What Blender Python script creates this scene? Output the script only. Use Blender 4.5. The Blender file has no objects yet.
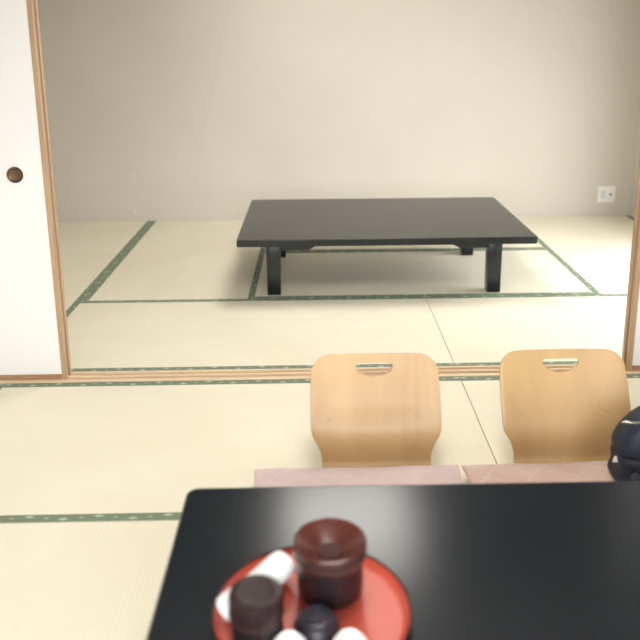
import bpy, bmesh, math, random
from mathutils import Vector, Matrix
random.seed(7)
S = bpy.context.scene
C = S.collection
PI = math.pi

# ------------------------------------------------------------------ materials
def new_mat(name):
    m = bpy.data.materials.new(name); m.use_nodes = True
    nt = m.node_tree
    return m, nt, nt.nodes['Principled BSDF']

def nd(nt, t, **kw):
    n = nt.nodes.new(t)
    for k, v in kw.items(): setattr(n, k, v)
    return n

def sock(nt, inp, v):
    if hasattr(v, 'is_output'): nt.links.new(v, inp)
    else: inp.default_value = v

def mth(nt, op, a, b=None, c=None):
    n = nd(nt, 'ShaderNodeMath', operation=op)
    sock(nt, n.inputs[0], a)
    if b is not None: sock(nt, n.inputs[1], b)
    if c is not None: sock(nt, n.inputs[2], c)
    return n.outputs[0]

def obj_xyz(nt):
    tc = nd(nt, 'ShaderNodeTexCoord')
    sp = nd(nt, 'ShaderNodeSeparateXYZ')
    nt.links.new(tc.outputs['Object'], sp.inputs[0])
    return tc.outputs['Object'], sp.outputs[0], sp.outputs[1], sp.outputs[2]

def mapping(nt, vec, scale=(1, 1, 1), loc=(0, 0, 0), rot=(0, 0, 0)):
    m = nd(nt, 'ShaderNodeMapping')
    nt.links.new(vec, m.inputs['Vector'])
    m.inputs['Scale'].default_value = scale
    m.inputs['Location'].default_value = loc
    m.inputs['Rotation'].default_value = rot
    return m.outputs[0]

def noise(nt, vec, scale=1.0, detail=3.0, rough=.5, dist=0.0):
    n = nd(nt, 'ShaderNodeTexNoise')
    nt.links.new(vec, n.inputs['Vector'])
    n.inputs['Scale'].default_value = scale
    n.inputs['Detail'].default_value = detail
    n.inputs['Roughness'].default_value = rough
    n.inputs['Distortion'].default_value = dist
    return n.outputs['Fac']

def ramp(nt, fac, stops):
    r = nd(nt, 'ShaderNodeValToRGB')
    nt.links.new(fac, r.inputs[0])
    e = r.color_ramp.elements
    while len(e) < len(stops): e.new(.5)
    for el, (p, c) in zip(e, stops):
        el.position = p; el.color = (*c, 1)
    return r.outputs[0]

def mixc(nt, fac, a, b):
    m = nd(nt, 'ShaderNodeMix', data_type='RGBA')
    sock(nt, m.inputs[0], fac)
    sock(nt, m.inputs[6], a if hasattr(a, 'is_output') else (*a, 1))
    sock(nt, m.inputs[7], b if hasattr(b, 'is_output') else (*b, 1))
    return m.outputs[2]

def bump(nt, b, h, strength=.2, dist=.002):
    n = nd(nt, 'ShaderNodeBump')
    n.inputs['Strength'].default_value = strength
    n.inputs['Distance'].default_value = dist
    nt.links.new(h, n.inputs['Height'])
    nt.links.new(n.outputs[0], b.inputs['Normal'])

def plain(name, col, rough=.5, metal=0.0, coat=0.0, spec=.5, var=.06, vscale=8.0):
    m, nt, b = new_mat(name)
    v = obj_xyz(nt)[0]
    f = noise(nt, v, vscale, 4)
    d = tuple(max(0, c * (1 - var)) for c in col); l = tuple(min(1, c * (1 + var)) for c in col)
    nt.links.new(ramp(nt, f, [(.3, d), (.7, l)]), b.inputs['Base Color'])
    b.inputs['Roughness'].default_value = rough
    b.inputs['Metallic'].default_value = metal
    b.inputs['Coat Weight'].default_value = coat
    b.inputs['Specular IOR Level'].default_value = spec
    return m

def wood(name, c0, c1, axis='X', rough=.45, fine=60.0, coat=0.0):
    """axis = direction of the grain"""
    m, nt, b = new_mat(name)
    v = obj_xyz(nt)[0]
    sc = [fine, fine, fine]; sc['XYZ'.index(axis)] = fine * .04
    f = noise(nt, mapping(nt, v, sc), 1.0, 4, .6, .4)
    nt.links.new(ramp(nt, f, [(.3, c0), (.68, c1)]), b.inputs['Base Color'])
    b.inputs['Roughness'].default_value = rough
    b.inputs['Coat Weight'].default_value = coat
    bump(nt, b, f, .08, .001)
    return m

def mark(nt, vec, loc, half, rot=(0, 0, 0), axes=(0, 2)):
    """soft edged mask of one small stroke at loc"""
    p = nd(nt, 'ShaderNodeVectorMath', operation='SUBTRACT')
    nt.links.new(vec, p.inputs[0]); p.inputs[1].default_value = loc
    q = nd(nt, 'ShaderNodeVectorRotate', rotation_type='EULER_XYZ')
    nt.links.new(p.outputs[0], q.inputs['Vector']); q.inputs['Rotation'].default_value = rot
    s = nd(nt, 'ShaderNodeSeparateXYZ'); nt.links.new(q.outputs[0], s.inputs[0])
    r2 = mth(nt, 'ADD', mth(nt, 'POWER', mth(nt, 'ABSOLUTE', mth(nt, 'DIVIDE', s.outputs[axes[0]], half[0])), 2.0),
             mth(nt, 'POWER', mth(nt, 'ABSOLUTE', mth(nt, 'DIVIDE', s.outputs[axes[1]], half[1])), 2.0))
    return mth(nt, 'SUBTRACT', 1.0, r2, ) if False else mth(nt, 'MAXIMUM', mth(nt, 'SUBTRACT', 1.0, r2), 0.0)

def make_tatami():
    m, nt, b = new_mat('woven_rush')
    v, x, y, z = obj_xyz(nt)
    rib = mth(nt, 'SINE', mth(nt, 'MULTIPLY', x, 2 * PI / .0135))
    rush = noise(nt, mapping(nt, v, (3, 260, 3)), 1.0, 3)
    big = noise(nt, mapping(nt, v, (2.2, 1.1, 1)), 1.6, 4, .55)
    col = ramp(nt, big, [(.25, (.735, .685, .54)), (.6, (.785, .74, .605)), (.85, (.805, .765, .64))])
    col = mixc(nt, mth(nt, 'MULTIPLY', mth(nt, 'ADD', rib, 1.0), .085), col, (.57, .505, .34))
    col = mixc(nt, mth(nt, 'MULTIPLY', rush, .16), col, (.66, .59, .40))
    nt.links.new(col, b.inputs['Base Color'])
    b.inputs['Roughness'].default_value = .62
    b.inputs['Specular IOR Level'].default_value = .35
    bump(nt, b, mth(nt, 'ADD', mth(nt, 'MULTIPLY', rib, .5), rush), .22, .0015)
    return m

def make_border():
    m, nt, b = new_mat('green_brocade')
    v, x, y, z = obj_xyz(nt)
    def flecks(period, off, x0, hy, hx):
        t = mth(nt, 'SUBTRACT', mth(nt, 'FRACT', mth(nt, 'ADD', mth(nt, 'DIVIDE', y, period), off)), .5)
        a = mth(nt, 'DIVIDE', mth(nt, 'MULTIPLY', mth(nt, 'ABSOLUTE', t), period), hy)
        c = mth(nt, 'DIVIDE', mth(nt, 'ABSOLUTE', mth(nt, 'SUBTRACT', x, x0)), hx)
        return mth(nt, 'LESS_THAN', mth(nt, 'ADD', a, c), 1.0)
    f = mth(nt, 'MAXIMUM', flecks(.20, 0.0, .0065, .016, .0075), flecks(.20, .5, -.0065, .016, .0075))
    f2 = flecks(.10, .0, .0, .009, .0045)
    base = ramp(nt, noise(nt, mapping(nt, v, (300, 60, 1)), 1.0, 3), [(.3, (.145, .185, .12)), (.7, (.185, .228, .155))])
    col = mixc(nt, mth(nt, 'MULTIPLY', f, .75), base, (.47, .56, .42))
    col = mixc(nt, mth(nt, 'MULTIPLY', f2, .55), col, (.47, .56, .42))
    nt.links.new(col, b.inputs['Base Color'])
    b.inputs['Roughness'].default_value = .75
    return m

def make_plaster(name, c0, c1, marks=()):
    m, nt, b = new_mat(name)
    v = obj_xyz(nt)[0]
    big = noise(nt, v, 1.3, 4, .55)
    fine = noise(nt, v, 160, 3, .6)
    col = ramp(nt, big, [(.3, c0), (.7, c1)])
    for loc, half, rot, amt, c in marks:
        col = mixc(nt, mth(nt, 'MULTIPLY', mark(nt, v, loc, half, rot), amt), col, c)
    nt.links.new(col, b.inputs['Base Color'])
    b.inputs['Roughness'].default_value = .9
    b.inputs['Specular IOR Level'].default_value = .2
    bump(nt, b, fine, .12, .002)
    return m

def make_ply():
    m, nt, b = new_mat('pale_plywood')
    v, x, y, z = obj_xyz(nt)
    oi = nd(nt, 'ShaderNodeObjectInfo')
    off = nd(nt, 'ShaderNodeCombineXYZ')
    sh = nd(nt, 'ShaderNodeVectorMath', operation='ADD')
    nt.links.new(v, sh.inputs[0])
    sc = nd(nt, 'ShaderNodeVectorMath', operation='SCALE'); nt.links.new(oi.outputs['Location'], sc.inputs[0]); sc.inputs['Scale'].default_value = 3.7
    nt.links.new(sc.outputs[0], sh.inputs[1])
    vv = sh.outputs[0]
    warp = noise(nt, mapping(nt, vv, (5, 1.2, 1.6)), 1.0, 2)
    xs = mth(nt, 'ADD', mth(nt, 'MULTIPLY', x, 26.0), mth(nt, 'MULTIPLY', warp, 9.0))
    rings = mth(nt, 'MULTIPLY', mth(nt, 'ADD', mth(nt, 'SINE', mth(nt, 'MULTIPLY', xs, 4.2)), 1.0), .5)
    fine = noise(nt, mapping(nt, vv, (150, 5, 5)), 1.0, 3)
    broad = noise(nt, mapping(nt, vv, (7, 1.5, 1.5)), 1.0, 3)
    col = ramp(nt, broad, [(.3, (.44, .27, .118)), (.7, (.565, .37, .175))])
    col = mixc(nt, mth(nt, 'MULTIPLY', rings, .34), col, (.53, .33, .145))
    col = mixc(nt, mth(nt, 'MULTIPLY', fine, .22), col, (.50, .31, .14))
    for mx_, mz_, hx_, hz_, ro_ in ((-.150, .165, .010, .004, .6), (.135, .170, .018, .003, -.5), (.11, .19, .003, .012, .1), (.06, .115, .004, .003, 0)):
        q = mark(nt, v, (mx_, .05, mz_), (hx_, hz_), (0, ro_, 0))
        col = mixc(nt, mth(nt, 'MULTIPLY', q, .28), col, (.20, .10, .04))
    nt.links.new(col, b.inputs['Base Color'])
    b.inputs['Roughness'].default_value = .38
    b.inputs['Coat Weight'].default_value = .25
    b.inputs['Coat Roughness'].default_value = .3
    return m

def make_lacquer(name, col, rough, spec=.5):
    m, nt, b = new_mat(name)
    v = obj_xyz(nt)[0]
    f = noise(nt, v, 6, 5, .6)
    d = tuple(c * .8 for c in col)
    nt.links.new(ramp(nt, f, [(.3, d), (.7, col)]), b.inputs['Base Color'])
    r = mth(nt, 'ADD', rough, mth(nt, 'MULTIPLY', mth(nt, 'SUBTRACT', noise(nt, v, 4, 3, .6), .5), .04))
    nt.links.new(r, b.inputs['Roughness'])
    b.inputs['Specular IOR Level'].default_value = spec
    return m

def make_cushion(name, c0, c1):
    m, nt, b = new_mat(name)
    v, x, y, z = obj_xyz(nt)
    w = noise(nt, v, 9, 3, .5, .6)
    def lines(ax, ay, per):
        t = mth(nt, 'ADD', mth(nt, 'MULTIPLY', x, ax / per), mth(nt, 'MULTIPLY', y, ay / per))
        t = mth(nt, 'ADD', t, mth(nt, 'MULTIPLY', w, .35))
        return mth(nt, 'LESS_THAN', mth(nt, 'ABSOLUTE', mth(nt, 'SUBTRACT', mth(nt, 'FRACT', t), .5)), .025)
    l = mth(nt, 'MAXIMUM', lines(.7, .7, .085), lines(.8, -.6, .12))
    base = ramp(nt, noise(nt, v, 14, 4, .6), [(.3, c0), (.7, c1)])
    col = mixc(nt, mth(nt, 'MULTIPLY', l, .25), base, (.74, .62, .60))
    nt.links.new(col, b.inputs['Base Color'])
    b.inputs['Roughness'].default_value = .85
    b.inputs['Sheen Weight'].default_value = .25
    bump(nt, b, noise(nt, v, 420, 2), .2, .001)
    return m

def make_glass():
    m = bpy.data.materials.new('window_glass'); m.use_nodes = True
    nt = m.node_tree; nt.nodes.clear()
    o = nd(nt, 'ShaderNodeOutputMaterial'); mx = nd(nt, 'ShaderNodeMixShader')
    t = nd(nt, 'ShaderNodeBsdfTransparent'); g = nd(nt, 'ShaderNodeBsdfGlossy')
    g.inputs['Roughness'].default_value = .02
    t.inputs['Color'].default_value = (.97, .98, .97, 1)
    mx.inputs[0].default_value = .05; nt.links.new(t.outputs[0], mx.inputs[1]); nt.links.new(g.outputs[0], mx.inputs[2])
    nt.links.new(mx.outputs[0], o.inputs[0])
    return m

def make_emit(name, col, st):
    m, nt, b = new_mat(name)
    b.inputs['Base Color'].default_value = (.8, .8, .78, 1)
    b.inputs['Emission Color'].default_value = (*col, 1)
    b.inputs['Emission Strength'].default_value = st
    return m

M = {}
M['tatami'] = make_tatami()
M['border'] = make_border()
M['wall'] = make_plaster('beige_plaster', (.555, .515, .455), (.59, .552, .492),
    [((-1.944, 2.831, .070), (.007, .034), (0, .1, 0), .55, (.80, .76, .68)), ((-1.938, 2.831, .350), (.009, .022), (0, .3, 0), .45, (.80, .76, .68)),
     ((.361, 2.831, .320), (.010, .010), (0, 0, 0), .45, (.42, .37, .31)), ((.452, 2.831, .319), (.011, .009), (0, 0, 0), .45, (.42, .37, .31))])
M['wall2'] = make_plaster('side_plaster', (.555, .515, .455), (.59, .552, .492))
M['ceil'] = wood('ceiling_board_wood', (.095, .07, .05), (.14, .105, .075), 'X', .6, 25)
M['sill'] = wood('sill_cedar', (.66, .50, .33), (.76, .60, .42), 'X', .45, 70)
M['groove'] = wood('groove_cedar', (.58, .41, .25), (.68, .50, .32), 'X', .5, 70)
M['stile'] = wood('stile_cedar', (.36, .23, .135), (.48, .325, .20), 'Z', .4, 70)
M['rail'] = wood('rail_cedar', (.30, .165, .09), (.40, .235, .135), 'X', .4, 70)
M['pillar'] = wood('pillar_cedar', (.38, .24, .14), (.50, .33, .2), 'Z', .5, 40)
M['paper'] = None
M['ply'] = make_ply()
M['black'] = make_lacquer('black_lacquer', (.010, .0145, .019), .22, .33)
M['slate'] = make_lacquer('worn_black_lacquer', (.009, .0115, .013), .25)
M['floor'] = plain('floor_boards', (.42, .34, .22), .7)
M['cush1'] = make_cushion('dusty_pink_cotton', (.57, .445, .43), (.64, .515, .50))
M['cush2'] = make_cushion('rose_brown_cotton', (.52, .37, .31), (.60, .44, .38))
M['plastic'] = plain('white_plastic', (.80, .79, .76), .35, var=.01)
M['greyplastic'] = plain('grey_plastic', (.62, .63, .62), .4, var=.02)
M['darkhole'] = plain('dark_socket', (.03, .03, .03), .5)
M['bronze'] = plain('brown_metal', (.16, .095, .055), .38, .6, var=.2, vscale=40)
M['bronzerim'] = plain('brown_metal_rim', (.11, .07, .045), .35, .7, var=.1)
M['tray'] = make_lacquer('vermilion_lacquer', (.53, .085, .055), .24)
M['trayrim'] = make_lacquer('dark_rim_lacquer', (.05, .016, .016), .25)
M['lid'] = make_lacquer('red_brown_lacquer', (.095, .026, .020), .24)
M['lidring'] = make_lacquer('grey_brown_lacquer', (.085, .045, .042), .25)
M['skirt'] = make_lacquer('dark_umber_lacquer', (.034, .016, .015), .24)
M['disc'] = make_lacquer('matt_red_brown', (.055, .016, .013), .5, .15)
M['jar'] = make_lacquer('dark_brown_lacquer', (.016, .010, .012), .3)
M['caddy'] = make_lacquer('dark_maroon_lacquer', (.026, .012, .013), .36, .3)
M['porcelain'] = plain('white_porcelain', (.86, .86, .84), .15, coat=.3, var=.01)
M['towel'] = plain('white_towel', (.86, .86, .86), .9, var=.03, vscale=60)
M['bowl'] = make_lacquer('purple_black_glaze', (.022, .018, .030), .4)
M['navy'] = plain('navy_nylon', (.008, .014, .030), .55, var=.25, vscale=60)
M['navytrim'] = plain('faded_navy', (.05, .065, .09), .5)
M['steel'] = plain('brushed_steel', (.42, .39, .34), .3, .9)
M['white_tag'] = plain('white_cloth', (.80, .76, .70), .9)
M['glass'] = make_glass()
M['alu'] = plain('window_metal', (.45, .44, .42), .4, .6)
M['lamp'] = make_emit('lit_diffuser', (1.0, .965, .905), 11.0)

def make_paper(name, marks=()):
    m, nt, b = new_mat(name)
    v = obj_xyz(nt)[0]
    col = ramp(nt, noise(nt, v, 3, 4, .6), [(.3, (.77, .77, .77)), (.7, (.79, .79, .79))])
    for loc, half, rot, amt, c in marks:
        col = mixc(nt, mth(nt, 'MULTIPLY', mark(nt, v, loc, half, rot), amt), col, c)
    nt.links.new(col, b.inputs['Base Color'])
    b.inputs['Roughness'].default_value = .8
    b.inputs['Specular IOR Level'].default_value = .25
    bump(nt, b, noise(nt, v, 300, 3), .06, .001)
    return m
M['paper'] = make_paper('white_fusuma_paper', [((.40, 0, .11), (.0035, .035), (0, .55, 0), .45, (.62, .58, .52))])

# ------------------------------------------------------------------ mesh helpers
def link(o, parent=None):
    C.objects.link(o)
    if parent: o.parent = parent
    return o

def obj(name, bm, mat, parent=None, loc=(0, 0, 0), rotz=0, smooth=False):
    bmesh.ops.recalc_face_normals(bm, faces=bm.faces)
    me = bpy.data.meshes.new(name); bm.to_mesh(me); bm.free()
    mats = mat if isinstance(mat, (list, tuple)) else [mat]
    for m in mats: me.materials.append(m)
    if smooth:
        for p in me.polygons: p.use_smooth = True
        try: me.set_sharp_from_angle(angle=math.radians(smooth if smooth > 1 else 38))
        except Exception: pass
        for p in me.polygons:
            if p.area > .02: p.use_smooth = False
    o = bpy.data.objects.new(name, me)
    o.location = loc; o.rotation_euler = (0, 0, rotz)
    return link(o, parent)

def thing(name, label, cat, loc=(0, 0, 0), rotz=0, group=None, kind=None):
    o = bpy.data.objects.new(name, None); link(o)
    o.empty_display_size = .05
    o.location = loc; o.rotation_euler = (0, 0, rotz)
    return tag(o, label, cat, group, kind)

def tag(o, label, cat, group=None, kind=None):
    o['label'] = label; o['category'] = cat
    if group: o['group'] = group
    if kind: o['kind'] = kind
    return o

def struct(name, bm, mat, label, cat):
    return tag(obj(name, bm, mat), label, cat, kind='structure')

def dup(o, parent=None):
    c = o.copy(); C.objects.link(c); c.parent = parent
    for ch in list(o.children): dup(ch, c)
    return c

def box(x0, x1, y0, y1, z0, z1, bev=0.0, seg=2, bm=None):
    b = bmesh.new()
    r = bmesh.ops.create_cube(b, size=1)
    bmesh.ops.scale(b, vec=(x1 - x0, y1 - y0, z1 - z0), verts=b.verts)
    bmesh.ops.translate(b, vec=((x0 + x1) / 2, (y0 + y1) / 2, (z0 + z1) / 2), verts=b.verts)
    if bev: bmesh.ops.bevel(b, geom=list(b.edges), offset=bev, segments=seg, profile=.5, affect='EDGES')
    if bm is None: return b
    me = bpy.data.meshes.new('t'); b.to_mesh(me); b.free(); bm.from_mesh(me); bpy.data.meshes.remove(me)
    return bm

def slab(x0, x1, y0, y1, z0, z1, r, bev, bm=None):
    """table top: rounded vertical corners (radius r), bevelled edges"""
    b = bmesh.new()
    bmesh.ops.create_cube(b, size=1)
    bmesh.ops.scale(b, vec=(x1 - x0, y1 - y0, z1 - z0), verts=b.verts)
    bmesh.ops.translate(b, vec=((x0 + x1) / 2, (y0 + y1) / 2, (z0 + z1) / 2), verts=b.verts)
    ve = [e for e in b.edges if abs(e.verts[0].co.z - e.verts[1].co.z) > 1e-6]
    bmesh.ops.bevel(b, geom=ve, offset=r, segments=6, profile=.5, affect='EDGES')
    he = [e for e in b.edges if abs(e.verts[0].co.z - e.verts[1].co.z) < 1e-6]
    bmesh.ops.bevel(b, geom=he, offset=bev, segments=3, profile=.5, affect='EDGES')
    return b

def lathe(prof, n=48, close_bottom=True, close_top=True):
    b = bmesh.new(); rings = []
    for r, z in prof:
        if r < 1e-6: rings.append([b.verts.new((0, 0, z))])
        else: rings.append([b.verts.new((r * math.cos(2 * PI * k / n), r * math.sin(2 * PI * k / n), z)) for k in range(n)])
    for A, B in zip(rings, rings[1:]):
        for k in range(n):
            a0, a1 = A[k % len(A)], A[(k + 1) % len(A)]; b0, b1 = B[k % len(B)], B[(k + 1) % len(B)]
            vs = []
            for v in (a0, a1, b1, b0):
                if v not in vs: vs.append(v)
            if len(vs) > 2: b.faces.new(vs)
    if close_bottom and len(rings[0]) > 1: b.faces.new(rings[0])
    if close_top and len(rings[-1]) > 1: b.faces.new(rings[-1])
    return b

def tube(pts, rad, n=10, bm=None):
    b = bm or bmesh.new()
    pts = [Vector(p) for p in pts]; rings = []
    for i, p in enumerate(pts):
        d = (pts[min(i + 1, len(pts) - 1)] - pts[max(i - 1, 0)]).normalized()
        u = d.cross(Vector((0, 0, 1)))
        if u.length < 1e-4: u = Vector((1, 0, 0))
        u.normalize(); w = d.cross(u)
        r = rad[i] if isinstance(rad, (list, tuple)) else rad
        rings.append([b.verts.new(p + u * r * math.cos(2 * PI * k / n) + w * r * math.sin(2 * PI * k / n)) for k in range(n)])
    for A, B in zip(rings, rings[1:]):
        for k in range(n): b.faces.new((A[k], A[(k + 1) % n], B[(k + 1) % n], B[k]))
    b.faces.new(rings[0]); b.faces.new(rings[-1])
    return b

# ------------------------------------------------------------------ setting
X0, X1 = -2.73, 1.825          # side walls
YB, YF = 2.831, -3.64          # back wall, wall behind the viewer
SY = .101                      # depth of the sill
H = 2.40

struct('floor', box(X0 - .1, X1 + .1, YF - .1, YB + .1, -.10, -.032), M['floor'], 'plain boards under the tatami mats', 'floor')
struct('ceiling', box(X0 - .1, X1 + .1, YF - .1, YB + .1, H, H + .08), M['ceil'], 'dark boarded ceiling over both rooms', 'ceiling')
struct('wall_back', box(X0 - .1, X1 + .1, YB, YB + .1, -.10, H), M['wall'], 'plain beige plaster wall behind the far table', 'wall')
struct('wall_left', box(X0 - .1, X0, YF, YB, -.10, H), M['wall2'], 'beige plaster wall at the left end of both rooms', 'wall')
struct('baseboard_back', box(X0, X1, YB - .006, YB, 0, .018), M['wall2'], 'thin pale strip where the back wall meets the tatami', 'baseboard')

def wall_with_hole(axis, a0, a1, h0, h1, z0, z1, p0, p1):
    """wall along axis from a0..a1, hole h0..h1 x z0..z1, thickness p0..p1"""
    b = bmesh.new()
    for (u0, u1, w0, w1) in ((a0, h0, -.10, H), (h1, a1, -.10, H), (h0, h1, -.10, z0), (h0, h1, z1, H)):
        if axis == 'Y': box(p0, p1, u0, u1, w0, w1, bm=b)
        else: box(u0, u1, p0, p1, w0, w1, bm=b)
    return b

def window(name, axis, h0, h1, z0, z1, p, label):
    w = thing(name, label, 'window', kind='structure')
    f = bmesh.new()
    def bar(u0, u1, w0, w1, t=.025):
        if axis == 'Y': box(p - t, p + t, u0, u1, w0, w1, .004, 1, bm=f)
        else: box(u0, u1, p - t, p + t, w0, w1, .004, 1, bm=f)
    bar(h0, h1, z0, z0 + .05); bar(h0, h1, z1 - .05, z1); bar(h0, h0 + .05, z0 + .05, z1 - .05); bar(h1 - .05, h1, z0 + .05, z1 - .05)
    mid = (h0 + h1) / 2; bar(mid - .025, mid + .025, z0 + .05, z1 - .05)
    obj('window_frame', f, M['alu'], w)
    for u0, u1 in ((h0 + .05, mid - .025), (mid + .025, h1 - .05)):
        bb = box(p - .003, p + .003, u0, u1, z0 + .05, z1 - .05) if axis == 'Y' else box(u0, u1, p - .003, p + .003, z0 + .05, z1 - .05)
        obj('window_pane', bb, M['glass'], w)
    return w

RW = (.40, 1.85, .06, 2.10)
struct('wall_right', wall_with_hole('Y', YF, YB, *RW, X1, X1 + .1), M['wall2'], 'beige plaster wall with a window at the right end of both rooms', 'wall')
window('window_1', 'Y', *RW, X1 + .05, 'wide window in the right wall of the far room')
FW = (-2.1, 1.1, .45, 1.98)
struct('wall_front', wall_with_hole('X', X0 - .1, X1 + .1, *FW, YF - .1, YF), M['wall2'], 'wall with a wide window behind the viewer', 'wall')
window('window_2', 'X', *FW, YF - .05, 'wide window behind the viewer')

# sill with two grooves, lintel and the wall above it
b = box(X0, X1, 0.0, SY, -.032, -.006)
g = bmesh.new()
for y0, y1 in ((.0015, .026), (.051, .063), (.087, SY - .0015)):
    box(X0, X1, y0, y1, -.006, .0035, .001, 1, bm=g)
o = thing('trim_1', 'pale wooden sill with two sliding grooves between the rooms', 'sill', kind='structure')
obj('groove_bed', b, M['groove'], o); obj('ridge', g, M['sill'], o)
struct('trim_2', box(X0, X1, -.005, SY + .005, 1.76, 1.84), M['rail'], 'wooden lintel over the sliding doors', 'lintel')
struct('wall_divider', box(X0, X1, .02, SY - .02, 1.84, H), M['wall2'], 'plaster wall above the sliding door lintel', 'wall')

# sliding paper doors (origin at the bottom of the meeting stile)
def sliding_door(name, x, y, side, label, pull=None):
    """side = -1: panel runs to the left of x, +1: to the right"""
    W, T, HH = .905, .021, 1.765
    t = thing(name, label, 'sliding door', (x, y, -.004), 0, kind='structure')
    def sx(a, b): return (min(side * a, side * b), max(side * a, side * b))
    st = .0195
    a = sx(st, W - st)
    obj('paper_panel', box(a[0], a[1], .004, T - .004, .028, HH - .03), M['paper'], t)
    for u in (0, W - st):
        a = sx(u, u + st); obj('stile', box(a[0], a[1], 0, T, 0, HH, .0022, 2), M['stile'], t)
    a = sx(st, W - st)
    obj('bottom_rail', box(a[0], a[1], .001, T - .001, 0.001, .028, .0015, 1), M['rail'], t)
    obj('top_rail', box(a[0], a[1], .001, T - .001, HH - .03, HH - .001, .0015, 1), M['rail'], t)
    px = side * pull if pull else side * .115
    cup = lathe([(0, -.0008), (.020, -.0008), (.0235, -.002), (.0250, -.004)], 40, close_top=False)
    ring = lathe([(.0245, .0), (.0255, -.004), (.029, -.0045), (.031, -.002), (.0315, .001), (.0245, .001)], 40, False, False)
    for bb, nm, mm in ((cup, 'door_pull', M['bronze']), (ring, 'pull_rim', M['bronzerim'])):
        bmesh.ops.rotate(bb, cent=(0, 0, 0), matrix=Matrix.Rotation(-PI / 2, 3, 'X'), verts=bb.verts)
        bmesh.ops.translate(bb, vec=(px, .0036, .849), verts=bb.verts)
    pl = obj('door_pull', cup, M['bronze'], t, smooth=40)
    obj('pull_rim', ring, M['bronzerim'], pl, smooth=40)
    return t
XL, XR = -1.596, .697
sliding_door('door_1', XL, .0275, -1, 'white paper sliding door with brown frame and round pull, nearest on the left', .126)
sliding_door('door_2', XL + .002, .0645, -1, 'white sliding door whose stile shows behind the left front door')
sliding_door('door_3', XR, .0275, 1, 'white paper sliding door with brown frame at the right edge')
sliding_door('door_4', XR - .004, .0645, 1, 'sliding door whose brown stile shows behind the right front door')

# ceiling lamp of the far room, and an added one for the near room
def ceiling_lamp(x, y, label):
    cl = thing('ceiling_lamp', label, 'ceiling lamp', (x, y, H), 0, 'ceiling lamps')
    for a in (-1, 1):
        obj('lamp_frame', box(a * .40 - .02, a * .40 + .02, -.42, .42, -.055, -.002, .004, 1), M['rail'], cl)
        obj('lamp_frame', box(-.38, .38, a * .40 - .02, a * .40 + .02, -.055, -.002, .004, 1), M['rail'], cl)
    obj('diffuser', box(-.379, .379, -.379, .379, -.115, -.004), M['lamp'], cl)
ceiling_lamp(-.40, 1.40, 'square lit ceiling lamp in the middle of the far room')
ceiling_lamp(-.40, -1.20, 'unseen square lamp added above the front table to brighten the near room')  # added fill lamp, out of view, lifts the near mats and chairs

# ------------------------------------------------------------------ tatami mats
BW = .033
def mat(x0, x1, y0, y1, along, label, bw=BW, half=False):
    """along = direction of the long edges ('X' or 'Y')"""
    gp = .0012
    cx, cy = (x0 + x1) / 2, (y0 + y1) / 2
    L, W = ((x1 - x0, y1 - y0) if along == 'X' else (y1 - y0, x1 - x0))
    L -= 2 * gp; W -= 2 * gp
    t = thing('tatami_mat', label, 'tatami mat', (cx, cy, -.032), PI / 2 if along == 'X' else 0, 'tatami mats')
    obj('woven_surface', box(-W / 2, W / 2, -L / 2, L / 2, 0, .032, .0015, 1), M['tatami'], t)
    for s in (-1, 1):
        bd = obj('cloth_border', box(-bw / 2, bw / 2, -L / 2, L / 2, -.0006, .0008, .0003, 1), M['border'], t,
                 (s * (W / 2 - bw / 2), 0, .0325))
    return t
R1, R2, R3 = 1.0, 1.915, YB - .001
MF = -.929
mat(-1.833, 0, MF, 0, 'X', 'tatami mat in front of the sill, left of the seam beside the first chair', .035)
mat(0, X1, MF, 0, 'X', 'tatami mat in front of the sill under the right chair, right of the seam', .035)
mat(X0, -1.833, -1.82, 0, 'Y', 'tatami mat in front of the left sliding door, at the left edge')
mat(-1.833, -.91, -2.75, MF, 'Y', 'nearest tatami mat at lower left beside the front table')
mat(-.91, 0, -2.75, MF, 'Y', 'tatami mat under the left half of the front table')
mat(0, .91, -2.75, MF, 'Y', 'tatami mat under the right half of the front table')
mat(.91, X1, -2.75, MF, 'Y', 'tatami mat beyond the right end of the front table')
mat(-1.82, 0, SY, R1, 'X', 'tatami mat behind the sill, left of the seam, in front of the far table')
mat(0, X1, SY, R1, 'X', 'tatami mat behind the sill, right of the seam, in front of the far table')
mat(X0, -1.82, SY, R2, 'Y', 'tatami mat behind the left sliding door, left of the wide green border')
mat(X0, -1.82, R2, R3, 'Y', 'half tatami mat in the far left corner by the back wall')
mat(-1.82, -.91, R1, R3, 'Y', 'lengthwise tatami mat left of the far table')
mat(-.91, .91, R1, R2, 'X', 'tatami mat under the front legs of the far table')
mat(-.91, .91, R2, R3, 'X', 'tatami mat behind the far table along the back wall')
mat(.91, X1, R1, R3, 'Y', 'lengthwise tatami mat right of the far table below the wall outlet')

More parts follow.
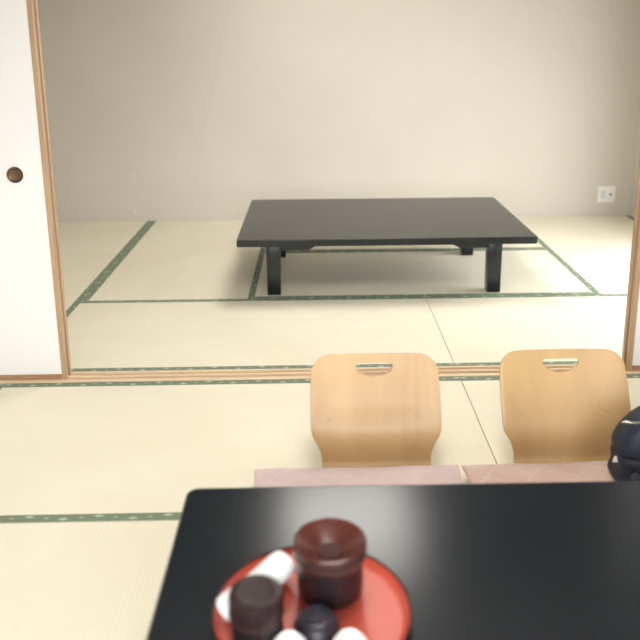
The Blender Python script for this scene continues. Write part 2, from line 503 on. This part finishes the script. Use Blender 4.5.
# ------------------------------------------------------------------ low tables
def low_table(name, label, x0, x1, y0, y1, h, th, lx, ly, leg, mat_top, r, bev, apron=True):
    cx, cy = (x0 + x1) / 2, (y0 + y1) / 2
    w, d = (x1 - x0) / 2, (y1 - y0) / 2
    t = thing(name, label, 'low table', (cx, cy, .0012))
    h -= .0012
    obj('tabletop', slab(-w, w, -d, d, h - th, h, r, bev), mat_top, t, smooth=30)
    for (a, bq) in ((lx[0], ly[0]), (lx[1], ly[0]), (lx[0], ly[1]), (lx[1], ly[1])):
        a -= cx; bq -= cy
        bb = box(a, a + leg, bq, bq + leg, 0, h - th + .001, .004, 2)
        for v in bb.verts:                                  # chamfered foot, slight taper
            k = max(0, 1 - v.co.z / (h - th)); v.co.x += (a + leg / 2 - v.co.x) * .05 * k; v.co.y += (bq + leg / 2 - v.co.y) * .05 * k
        obj('leg', bb, mat_top, t, smooth=30)
    if apron:
        def apr(p0, p1, fixed, ax):
            # board with a shallow middle and deeper bracket ends
            zt, zs, zd = h - th + .0008, h - th - .034, h - th - .053
            L = p1 - p0; k1, k2 = min(.15, L * .2), min(.185, L * .28)
            pr = [(p0, zt), (p0, zd), (p0 + k1, zd), (p0 + k2, zs), (p1 - k2, zs), (p1 - k1, zd), (p1, zd), (p1, zt)]
            bb = bmesh.new()
            A = []; B = []
            for u, z in pr:
                A.append(bb.verts.new((u, fixed, z) if ax == 'X' else (fixed, u, z)))
                B.append(bb.verts.new((u, fixed + .02, z) if ax == 'X' else (fixed + .02, u, z)))
            bb.faces.new(A); bb.faces.new(B)
            for i in range(len(A)):
                j = (i + 1) % len(A); bb.faces.new((A[i], A[j], B[j], B[i]))
            obj('apron', bb, mat_top, t)
        apr(lx[0] + leg - cx, lx[1] - cx, ly[0] + .012 - cy, 'X')
        apr(lx[0] + leg - cx, lx[1] - cx, ly[1] + leg - .032 - cy, 'X')
        apr(ly[0] + leg - cy, ly[1] - cy, lx[0] + .012 - cx, 'Y')
        apr(ly[0] + leg - cy, ly[1] - cy, lx[1] + leg - .032 - cx, 'Y')
    return t
low_table('low_table', 'dark slate low table with four square legs standing before the back wall', -.986, .565, .930, 1.945, .34, .038,
          (-.843, .338), (1.045, 1.772), .075, M['slate'], .008, .003)
low_table('low_table', 'glossy black low table in the foreground carrying the red tray', -.880, .64, -2.22, -1.302, .34, .036,
          (-.80, .485), (-2.11, -1.49), .075, M['black'], .028, .006)

# ------------------------------------------------------------------ wall outlet
ot = thing('wall_outlet', 'square white wall plate with a small round socket low on the back wall', 'outlet', (1.634, YB - .001, .168))
bb = slab(-.066, .066, -.062, .062, 0, .008, .006, .002)
bmesh.ops.rotate(bb, cent=(0, 0, 0), matrix=Matrix.Rotation(PI / 2, 3, 'X'), verts=bb.verts)
obj('cover_plate', bb, M['plastic'], ot, smooth=30)
bb = box(-.048, -.012, -.0095, -.0078, -.034, .034, .0006, 1)
obj('blank_insert', bb, M['greyplastic'], ot)
bb = box(.012, .048, -.0095, -.0078, -.034, .034, .0006, 1)
obj('socket_insert', bb, M['plastic'], ot)
bb = lathe([(.0, 0), (.0085, 0), (.0085, .004), (.006, .0045), (.0, .0045)], 24)
bmesh.ops.rotate(bb, cent=(0, 0, 0), matrix=Matrix.Rotation(PI / 2, 3, 'X'), verts=bb.verts)
bmesh.ops.translate(bb, vec=(.029, -.0094, .0), verts=bb.verts)
obj('round_socket', bb, M['darkhole'], ot, smooth=40)

# ------------------------------------------------------------------ legless chairs
PROF = [(-.43, .034), (-.40, .022), (-.26, .013), (-.12, .0115), (-.05, .012), (-.008, .016), (.014, .034), (.021, .064), (.023, .098), (.030, .130),
        (.046, .168), (.080, .237), (.112, .299), (.137, .351)]
HW = [.187, .198, .202, .194, .183, .174, .172, .174, .186, .204, .2075, .2075, .2045, .201]
def catmull(P, n):
    out = []
    for i in range(len(P) - 1):
        p0, p1, p2, p3 = P[max(i - 1, 0)], P[i], P[i + 1], P[min(i + 2, len(P) - 1)]
        for k in range(n):
            t = k / n
            out.append(tuple(.5 * (2 * b + (c - a) * t + (2 * a - 5 * b + 4 * c - d) * t * t + (3 * b - a - 3 * c + d) * t ** 3) for a, b, c, d in zip(p0, p1, p2, p3)))
    out.append(tuple(P[-1])); return out
def chair_mesh():
    dense = catmull([(y, z, w) for (y, z), w in zip(PROF, HW)], 24)
    cum = [0]
    for a, b_ in zip(dense, dense[1:]): cum.append(cum[-1] + math.hypot(b_[0] - a[0], b_[1] - a[1]))
    Lt = cum[-1]
    def at(s):
        s = min(max(s, 0), Lt)
        for i in range(len(cum) - 1):
            if cum[i + 1] >= s:
                k = (s - cum[i]) / max(1e-9, cum[i + 1] - cum[i])
                a, b_ = dense[i], dense[i + 1]
                return tuple(p + (q - p) * k for p, q in zip(a, b_))
        return dense[-1]
    rt, rb = .056, .05
    ss = [rb * (1 - math.cos(PI / 2 * k / 9)) for k in range(10)]
    n = 64
    ss += [rb + (Lt - rt - rb) * k / n for k in range(1, n)]
    ss += [Lt - rt * (1 - math.cos(PI / 2 * k / 12)) for k in range(12, -1, -1)]
    bm = bmesh.new(); NU = 26; th = .0105
    F = []; B = []
    for s in ss:
        y, z, w = at(s)
        ya, za, _ = at(s - .002); yb, zb, _ = at(s + .002)
        ty, tz = yb - ya, zb - za; l = math.hypot(ty, tz) or 1; ty /= l; tz /= l
        ny, nz = -tz, ty                       # towards the sitter / up
        d = Lt - s
        if d < rt: w = w - rt + math.sqrt(max(0, rt * rt - (rt - d) ** 2))
        if s < rb: w = w - rb + math.sqrt(max(0, rb * rb - (rb - s) ** 2))
        k = min(1, max(0, (z - .05) / .15))
        fr, br = [], []
        for i in range(NU + 1):
            u = -1 + 2 * i / NU; x = u * w
            yo = .016 * k * (1 - (x / .21) ** 2)
            # rounded edges of the sheet
            e = 1 - .0016 / max(w, .01) if abs(u) == 1 else 1
            fr.append(bm.verts.new((x, y + yo + ny * th / 2, z + nz * th / 2)))
            br.append(bm.verts.new((x, y + yo - ny * th / 2, z - nz * th / 2)))
        F.append(fr); B.append(br)
    for j in range(len(ss) - 1):
        for i in range(NU):
            bm.faces.new((F[j][i], F[j][i + 1], F[j + 1][i + 1], F[j + 1][i]))
            bm.faces.new((B[j][i], B[j + 1][i], B[j + 1][i + 1], B[j][i + 1]))
        bm.faces.new((F[j][0], F[j + 1][0], B[j + 1][0], B[j][0]))
        bm.faces.new((F[j][NU], B[j][NU], B[j + 1][NU], F[j + 1][NU]))
    for i in range(NU):
        bm.faces.new((F[0][i], B[0][i], B[0][i + 1], F[0][i + 1]))
        bm.faces.new((F[-1][i], F[-1][i + 1], B[-1][i + 1], B[-1][i]))
    bmesh.ops.translate(bm, vec=(0, 0, -.0046), verts=bm.verts)
    bmesh.ops.recalc_face_normals(bm, faces=bm.faces)
    return bm
def cutter():
    """half-moon hand hole: flat top, round belly"""
    pts = []
    hw, zt, dp = .0600, .3195, .039
    pts.append((-hw + .006, zt)); pts.append((hw - .006, zt)); pts.append((hw - .001, zt - .003)); pts.append((hw, zt - .008))
    for k in range(1, 16):
        a = PI * k / 16
        pts.append((hw * math.cos(a) * (.985), zt - .008 - (dp - .008) * math.sin(a)))
    pts.append((-hw, zt - .008)); pts.append((-hw + .001, zt - .003))
    bm = bmesh.new()
    A = [bm.verts.new((x, -.1, z)) for x, z in pts]; B = [bm.verts.new((x, .4, z)) for x, z in pts]
    bm.faces.new(A); bm.faces.new(B)
    for i in range(len(A)):
        j = (i + 1) % len(A); bm.faces.new((A[i], A[j], B[j], B[i]))
    bmesh.ops.recalc_face_normals(bm, faces=bm.faces)
    return bm
ch = obj('legless_chair', chair_mesh(), M['ply'])
cu = obj('hole_cutter', cutter(), M['ply'])
md = ch.modifiers.new('hole', 'BOOLEAN'); md.operation = 'DIFFERENCE'; md.object = cu; md.solver = 'EXACT'
bv = ch.modifiers.new('soft', 'BEVEL'); bv.width = .0018; bv.segments = 2; bv.limit_method = 'ANGLE'; bv.angle_limit = math.radians(50)
bpy.context.view_layer.update()
me = bpy.data.meshes.new_from_object(ch.evaluated_get(bpy.context.evaluated_depsgraph_get()))
ch.modifiers.clear(); ch.data = me
for p in me.polygons: p.use_smooth = True
me.set_sharp_from_angle(angle=math.radians(35))
bpy.data.objects.remove(cu)
ch.location = (-.394, -.712, .0022)
tag(ch, 'bent plywood legless floor chair with half-moon hand hole, left one by the tatami seam', 'floor chair', 'plywood floor chairs')
c2 = dup(ch); c2.location = (.218, -.700, .0022); c2.rotation_euler = (0, 0, math.radians(.8))
tag(c2, 'bent plywood legless floor chair at right with the navy bag against it', 'floor chair', 'plywood floor chairs')

# ------------------------------------------------------------------ cushions
def cushion(name, w, d, T, m, loc, rz, label, seed):
    rnd = random.Random(seed)
    ph = [rnd.uniform(0, 6) for _ in range(6)]
    bm = bmesh.new(); N = 40
    def g(i):
        u = -1 + 2 * i / N
        return math.copysign(1 - (1 - abs(u)) ** 1.7, u)
    top, bot = [], []
    for j in range(N + 1):
        rt, rb = [], []
        for i in range(N + 1):
            u, v = g(i), g(j)
            x = w / 2 * u * (1 - .030 * (1 - v * v)); y = d / 2 * v * (1 - .035 * (1 - u * u))
            t = max(0, (1 - u ** 6) * (1 - v ** 6)) ** .62
            wr = .0025 * (math.sin(9 * u + ph[0] + 2 * v) + math.sin(7 * v + ph[1] + 3 * u) + .6 * math.sin(15 * u - 8 * v + ph[2])) * t
            zc = T * .52
            edge = .0018
            top.append(None) if False else None
            rt.append(bm.verts.new((x, y, zc + edge + T * .48 * t + wr)))
            rb.append(bm.verts.new((x, y, max(.0, zc - edge - T * .52 * t))))
        top.append(rt) ; bot.append(rb)
    top = [r for r in top if r]; 
    for j in range(N):
        for i in range(N):
            bm.faces.new((top[j][i], top[j][i + 1], top[j + 1][i + 1], top[j + 1][i]))
            bm.faces.new((bot[j][i], bot[j + 1][i], bot[j + 1][i + 1], bot[j][i + 1]))
    for i in range(N):
        bm.faces.new((top[0][i], bot[0][i], bot[0][i + 1], top[0][i + 1])); bm.faces.new((top[N][i], top[N][i + 1], bot[N][i + 1], bot[N][i]))
        bm.faces.new((top[i][0], top[i + 1][0], bot[i + 1][0], bot[i][0])); bm.faces.new((top[i][N], bot[i][N], bot[i + 1][N], top[i + 1][N]))
    o = obj(name, bm, m, None, loc, rz, smooth=70)
    return tag(o, label, 'cushion', 'floor cushions on the chairs')
cushion('floor_cushion', .632, .56, .058, M['cush1'], (-.457, -1.030, .0205), math.radians(.6), 'pale dusty pink square cushion on the seat of the left plywood chair', 3)
cushion('floor_cushion', .632, .56, .058, M['cush2'], (.190, -1.022, .0205), math.radians(1.6), 'brownish rose square cushion on the seat of the right plywood chair', 5)

# ------------------------------------------------------------------ navy bag on the right cushion
bag = thing('shoulder_bag', 'dark navy fabric bag with a metal clasp resting on the right cushion', 'bag', (.432, -.885, .078))
def soft_box(w, d, h, n=14, p=4.0, taper=0.0, skew=0.0, seed=1):
    bm = bmesh.new()
    bmesh.ops.create_cube(bm, size=2)
    bmesh.ops.subdivide_edges(bm, edges=bm.edges, cuts=n, use_grid_fill=True)
    rnd = random.Random(seed); ph = [rnd.uniform(0, 6) for _ in range(4)]
    for v in bm.verts:
        x, y, z = v.co
        l = (abs(x) ** p + abs(y) ** p + abs(z) ** p) ** (1 / p)
        x, y, z = x / l, y / l, z / l
        k = 1 - taper * (z + 1) / 2
        wob = 1 + .02 * math.sin(5 * z + ph[0]) + .015 * math.sin(7 * x + ph[1] + 3 * z)
        v.co = (x * w / 2 * k * wob + skew * (z + 1) / 2, y * d / 2 * k * wob, (z + 1) * h / 2)
    return bm
obj('bag_body', soft_box(.33, .15, .115, 12, 5, .06, .010, 2), M['navy'], bag, (.008, 0, 0), smooth=60)
fl = obj('bag_flap', soft_box(.350, .165, .150, 12, 4.2, .46, .022, 4), M['navy'], bag, (-.004, -.002, .090), smooth=60)
obj('clasp', tube([(-.152, -.040, .206), (-.140, -.045, .210), (-.122, -.048, .208), (-.102, -.048, .210), (-.070, -.045, .210)], [.0022, .0045, .0035, .003, .003]), M['steel'], bag, smooth=60)
bb = lathe([(0, 0), (.012, 0), (.0125, .003), (.009, .005), (0, .0055)], 24)
bmesh.ops.rotate(bb, cent=(0, 0, 0), matrix=Matrix.Rotation(PI / 2, 3, 'X'), verts=bb.verts)
obj('snap_button', bb, M['navytrim'], bag, (-.115, -.074, .055), smooth=40)
bb = box(-.008, .008, -.002, .002, -.009, .009, .001, 1)
for v in bb.verts:
    if v.co.z > 0: v.co.x *= .35
obj('cloth_tag', bb, M['white_tag'], bag, (-.166, -.052, .098))

# ------------------------------------------------------------------ tea things on the front table
TZ = .3401
tc = Vector((-.591, -1.718)); TS = 1.03
tr = thing('round_tray', 'round vermilion lacquer tray with a dark rim on the black table', 'tray', (tc.x, tc.y, TZ))
obj('tray_bed', lathe([(r_ * TS, z_) for r_, z_ in ((0, 0), (.150, 0), (.1600, .002), (.1655, .008), (.1700, .0165), (.1680, .0172), (.1632, .0090), (.1590, .0062), (.152, .0055), (0, .0055))], 72), M['tray'], tr, smooth=35)
obj('tray_rim', lathe([(r_ * TS, z_) for r_, z_ in ((.1600, .0012), (.1668, .0065), (.1718, .0155), (.1725, .0190), (.1705, .0200), (.1680, .0171))], 72, False, False), M['trayrim'], tr, smooth=35)
TB = TZ + .0056
# lidded jar
j = thing('lidded_jar', 'large dark lacquer jar with dished red-brown lid at the back of the red tray', 'jar', (-.558, -1.658, TB))
obj('jar_body', lathe([(0, 0), (.052, 0), (.0575, .003), (.0605, .012), (.0615, .04), (.0605, .068), (.058, .0705), (0, .0705)], 64), M['jar'], j, smooth=40)
ld = obj('lid', lathe([(0, .0845), (.0255, .0845), (.0270, .0853), (.033, .0885), (.050, .0980), (.0605, .1055), (.0640, .1080), (.0665, .1070), (.0672, .1035), (.0650, .1030), (.0580, .1000), (.050, .0945), (.033, .0850), (.0255, .0815), (0, .0810)], 72, False, False), M['lid'], j, smooth=35)
obj('lid_skirt', lathe([(.0655, .1036), (.0673, .1030), (.0672, .0950), (.0655, .0935), (.0655, .0905), (.0665, .0895), (.0665, .0825), (.064, .080), (.062, .0705), (0, .0705)], 72, False, False), M['skirt'], ld, smooth=35)
obj('lid_band', lathe([(.0668, .0945), (.0678, .0953), (.0680, .0990), (.0670, .1000)], 72, False, False), M['lidring'], ld, smooth=40)
obj('lower_band', lathe([(.0655, .0820), (.0674, .0828), (.0676, .0875), (.0660, .0885)], 72, False, False), M['lidring'], ld, smooth=40)
obj('drain_disc', lathe([(0, .0860), (.012, .0860), (.0225, .0860), (.0235, .0860), (.0245, .0853), (.0245, .0840)], 48, False, False), M['disc'], ld, smooth=20)
for a in (205, 330, 90):
    a = math.radians(a); dx, dy = math.cos(a), math.sin(a)
    obj('lid_ridge', tube([(dx * .028, dy * .028, .0858), (dx * .044, dy * .044, .0947), (dx * .060, dy * .060, .1033)], .0013, 6), M['lid'], ld, smooth=60)
# tea caddy
cd = thing('tea_caddy', 'small dark maroon lidded tea caddy at the left of the red tray', 'tea caddy', (-.684, -1.787, TB))
obj('caddy_body', lathe([(0, 0), (.040, 0), (.0435, .003), (.0445, .02), (.0445, .062), (0, .062)], 56), M['jar'], cd, smooth=40)
ld = obj('caddy_lid', lathe([(.0445, .062), (.0462, .0625), (.0465, .066), (.0463, .0975), (.0450, .1025), (.0415, .1050), (.033, .1058), (.0315, .1050), (.030, .1048), (.012, .1048), (0, .1048)], 56, True, False), M['caddy'], cd, smooth=28)
obj('lid_seam', lathe([(.0463, .0640), (.0471, .0645), (.0471, .0665), (.0463, .0670)], 56, False, False), M['lidring'], ld, smooth=40)
# rolled towel
p0, p1 = Vector((-.7385, -1.742, 0)), Vector((-.6445, -1.619, 0))
d = (p1 - p0); L = d.length; ang = math.atan2(d.y, d.x)
tw = bmesh.new(); n = 36; seg = 16; R0 = .0255
rings = []
for i in range(seg + 1):
    x = L * i / seg; ring = []
    for k in range(n):
        a = 2 * PI * k / n
        r = R0 * (1 + .03 * math.sin(3 * a + 5 * x / L) + .02 * math.sin(9 * x / L)) * (1 - .05 * (1 if i in (0, seg) else 0))
        ring.append(tw.verts.new((x, r * 1.12 * math.cos(a), R0 + .88 * r * math.sin(a))))
    rings.append(ring)
for A, B in zip(rings, rings[1:]):
    for k in range(n): tw.faces.new((A[k], A[(k + 1) % n], B[(k + 1) % n], B[k]))
for ring, dr, x in ((rings[0], 1, 0), (rings[-1], -1, L)):
    prev = ring
    for q, (sc, dep) in enumerate(((.78, .0), (.72, .004), (.5, .004), (.46, 0), (.22, 0), (.18, .004))):
        cur = [tw.verts.new((x + dr * dep, v.co.y * sc, R0 + (v.co.z - R0) * sc)) for v in ring]
        for k in range(n): tw.faces.new((prev[k], prev[(k + 1) % n], cur[(k + 1) % n], cur[k]))
        prev = cur
    tw.faces.new(prev)
o = obj('rolled_towel', tw, M['towel'], None, (p0.x, p0.y, TB + .0060), ang, smooth=50)
tag(o, 'rolled white hand towel lying on the red tray behind the caddy', 'towel')
# upturned cups
CUP = [(.030, 0), (.0335, .001), (.0350, .006), (.0345, .022), (.0310, .038), (.0245, .0475), (.0190, .0500), (.0188, .0545), (.0165, .0545), (.0160, .0505), (0, .0500)]
def cup(x, y, label):
    t = thing('teacup', label, 'teacup', (x, y, TB), 0, 'upturned white teacups')
    obj('cup_body', lathe([(.0, .044), (.018, .043), (.027, .034), (.031, .022), (.0315, .006), (.0305, .0)] + CUP[1:6] + [(.020, .0498), (0, .0499)], 48, False, False), M['porcelain'], t, smooth=50)
    obj('foot_ring', lathe([(.0188, .0493), (.0188, .0538), (.0178, .0546), (.0165, .0538), (.0160, .0493)], 48, False, False), M['porcelain'], t, smooth=50)
    return t
cup(-.628, -1.838, 'white porcelain teacup turned upside down, left of the dark bowl')
cup(-.529, -1.836, 'white porcelain teacup turned upside down, right of the dark bowl')
bw = thing('upturned_bowl', 'dark purple-black upturned bowl between the two white cups', 'bowl', (-.584, -1.765, TB))
obj('bowl_body', lathe([(0, .031), (.026, .029), (.036, .014), (.0385, .0), (.0400, .0), (.0412, .003), (.0400, .016), (.035, .028), (.027, .0345), (.019, .0360), (0, .0360)], 48, False, False), M['bowl'], bw, smooth=50)
obj('foot_ring', lathe([(.0205, .0355), (.0210, .0395), (.0198, .0403), (.0185, .0395), (.0180, .0355)], 48, False, False), M['bowl'], bw, smooth=50)

# ------------------------------------------------------------------ light
w = bpy.data.worlds.new('sky'); S.world = w; w.use_nodes = True
nt = w.node_tree; bg = nt.nodes['Background']
# overcast sky above, dim ground below the horizon
gtc = nd(nt, 'ShaderNodeTexCoord'); gsp = nd(nt, 'ShaderNodeSeparateXYZ')
nt.links.new(gtc.outputs['Generated'], gsp.inputs[0])
nt.links.new(ramp(nt, mth(nt, 'MULTIPLY_ADD', gsp.outputs[2], .5, .5), [(.46, (.30, .29, .27)), (.52, (.97, .98, 1.0))]), bg.inputs[0])
bg.inputs[1].default_value = 6.5
def area(name, loc, rot, sx, sy, power, col, portal=False):
    l = bpy.data.lights.new(name, 'AREA'); l.shape = 'RECTANGLE'; l.size = sx; l.size_y = sy
    l.energy = power; l.color = col
    if portal: l.cycles.is_portal = True
    o = bpy.data.objects.new(name, l); o.location = loc; o.rotation_euler = rot; C.objects.link(o)
    return o
# daylight arriving through the two windows
area('window_portal', (X1 + .12, (RW[0] + RW[1]) / 2, (RW[2] + RW[3]) / 2), (0, PI / 2, 0), RW[3] - RW[2], RW[1] - RW[0], 1, (1, 1, 1), True)
area('window_portal', ((FW[0] + FW[1]) / 2, YF - .12, (FW[2] + FW[3]) / 2), (PI / 2, 0, 0), FW[1] - FW[0], FW[3] - FW[2], 1, (1, 1, 1), True)

# ------------------------------------------------------------------ camera
f, pit, roll, yaw, h, cx, cy = 773.085, .237690, -.0074905, .0176518, 1.349123, -.576348, -2.898767
ppx, ppy = 329.433, 223.794
fw = Vector((math.sin(yaw) * math.cos(pit), math.cos(yaw) * math.cos(pit), -math.sin(pit)))
r0 = Vector((math.cos(yaw), -math.sin(yaw), 0)); u0 = r0.cross(fw)
r = math.cos(roll) * r0 + math.sin(roll) * u0; u = -math.sin(roll) * r0 + math.cos(roll) * u0
cam = bpy.data.cameras.new('camera'); co = bpy.data.objects.new('camera', cam); C.objects.link(co)
co.matrix_world = Matrix(((r.x, u.x, -fw.x, cx), (r.y, u.y, -fw.y, cy), (r.z, u.z, -fw.z, h), (0, 0, 0, 1)))
cam.sensor_width = 36; cam.sensor_fit = 'HORIZONTAL'; cam.lens = f / 640 * 36
cam.shift_x = (320 - ppx) / 640; cam.shift_y = (ppy - 320) / 640
cam.clip_start = .05
cam.dof.use_dof = True; cam.dof.focus_distance = 3.1; cam.dof.aperture_fstop = 2.3
S.camera = co

vs = S.view_settings
S.display_settings.display_device = 'sRGB'
vs.view_transform = 'Standard'; vs.look = 'None'; vs.gamma = 1; vs.use_curve_mapping = False
vs.exposure = 0.72
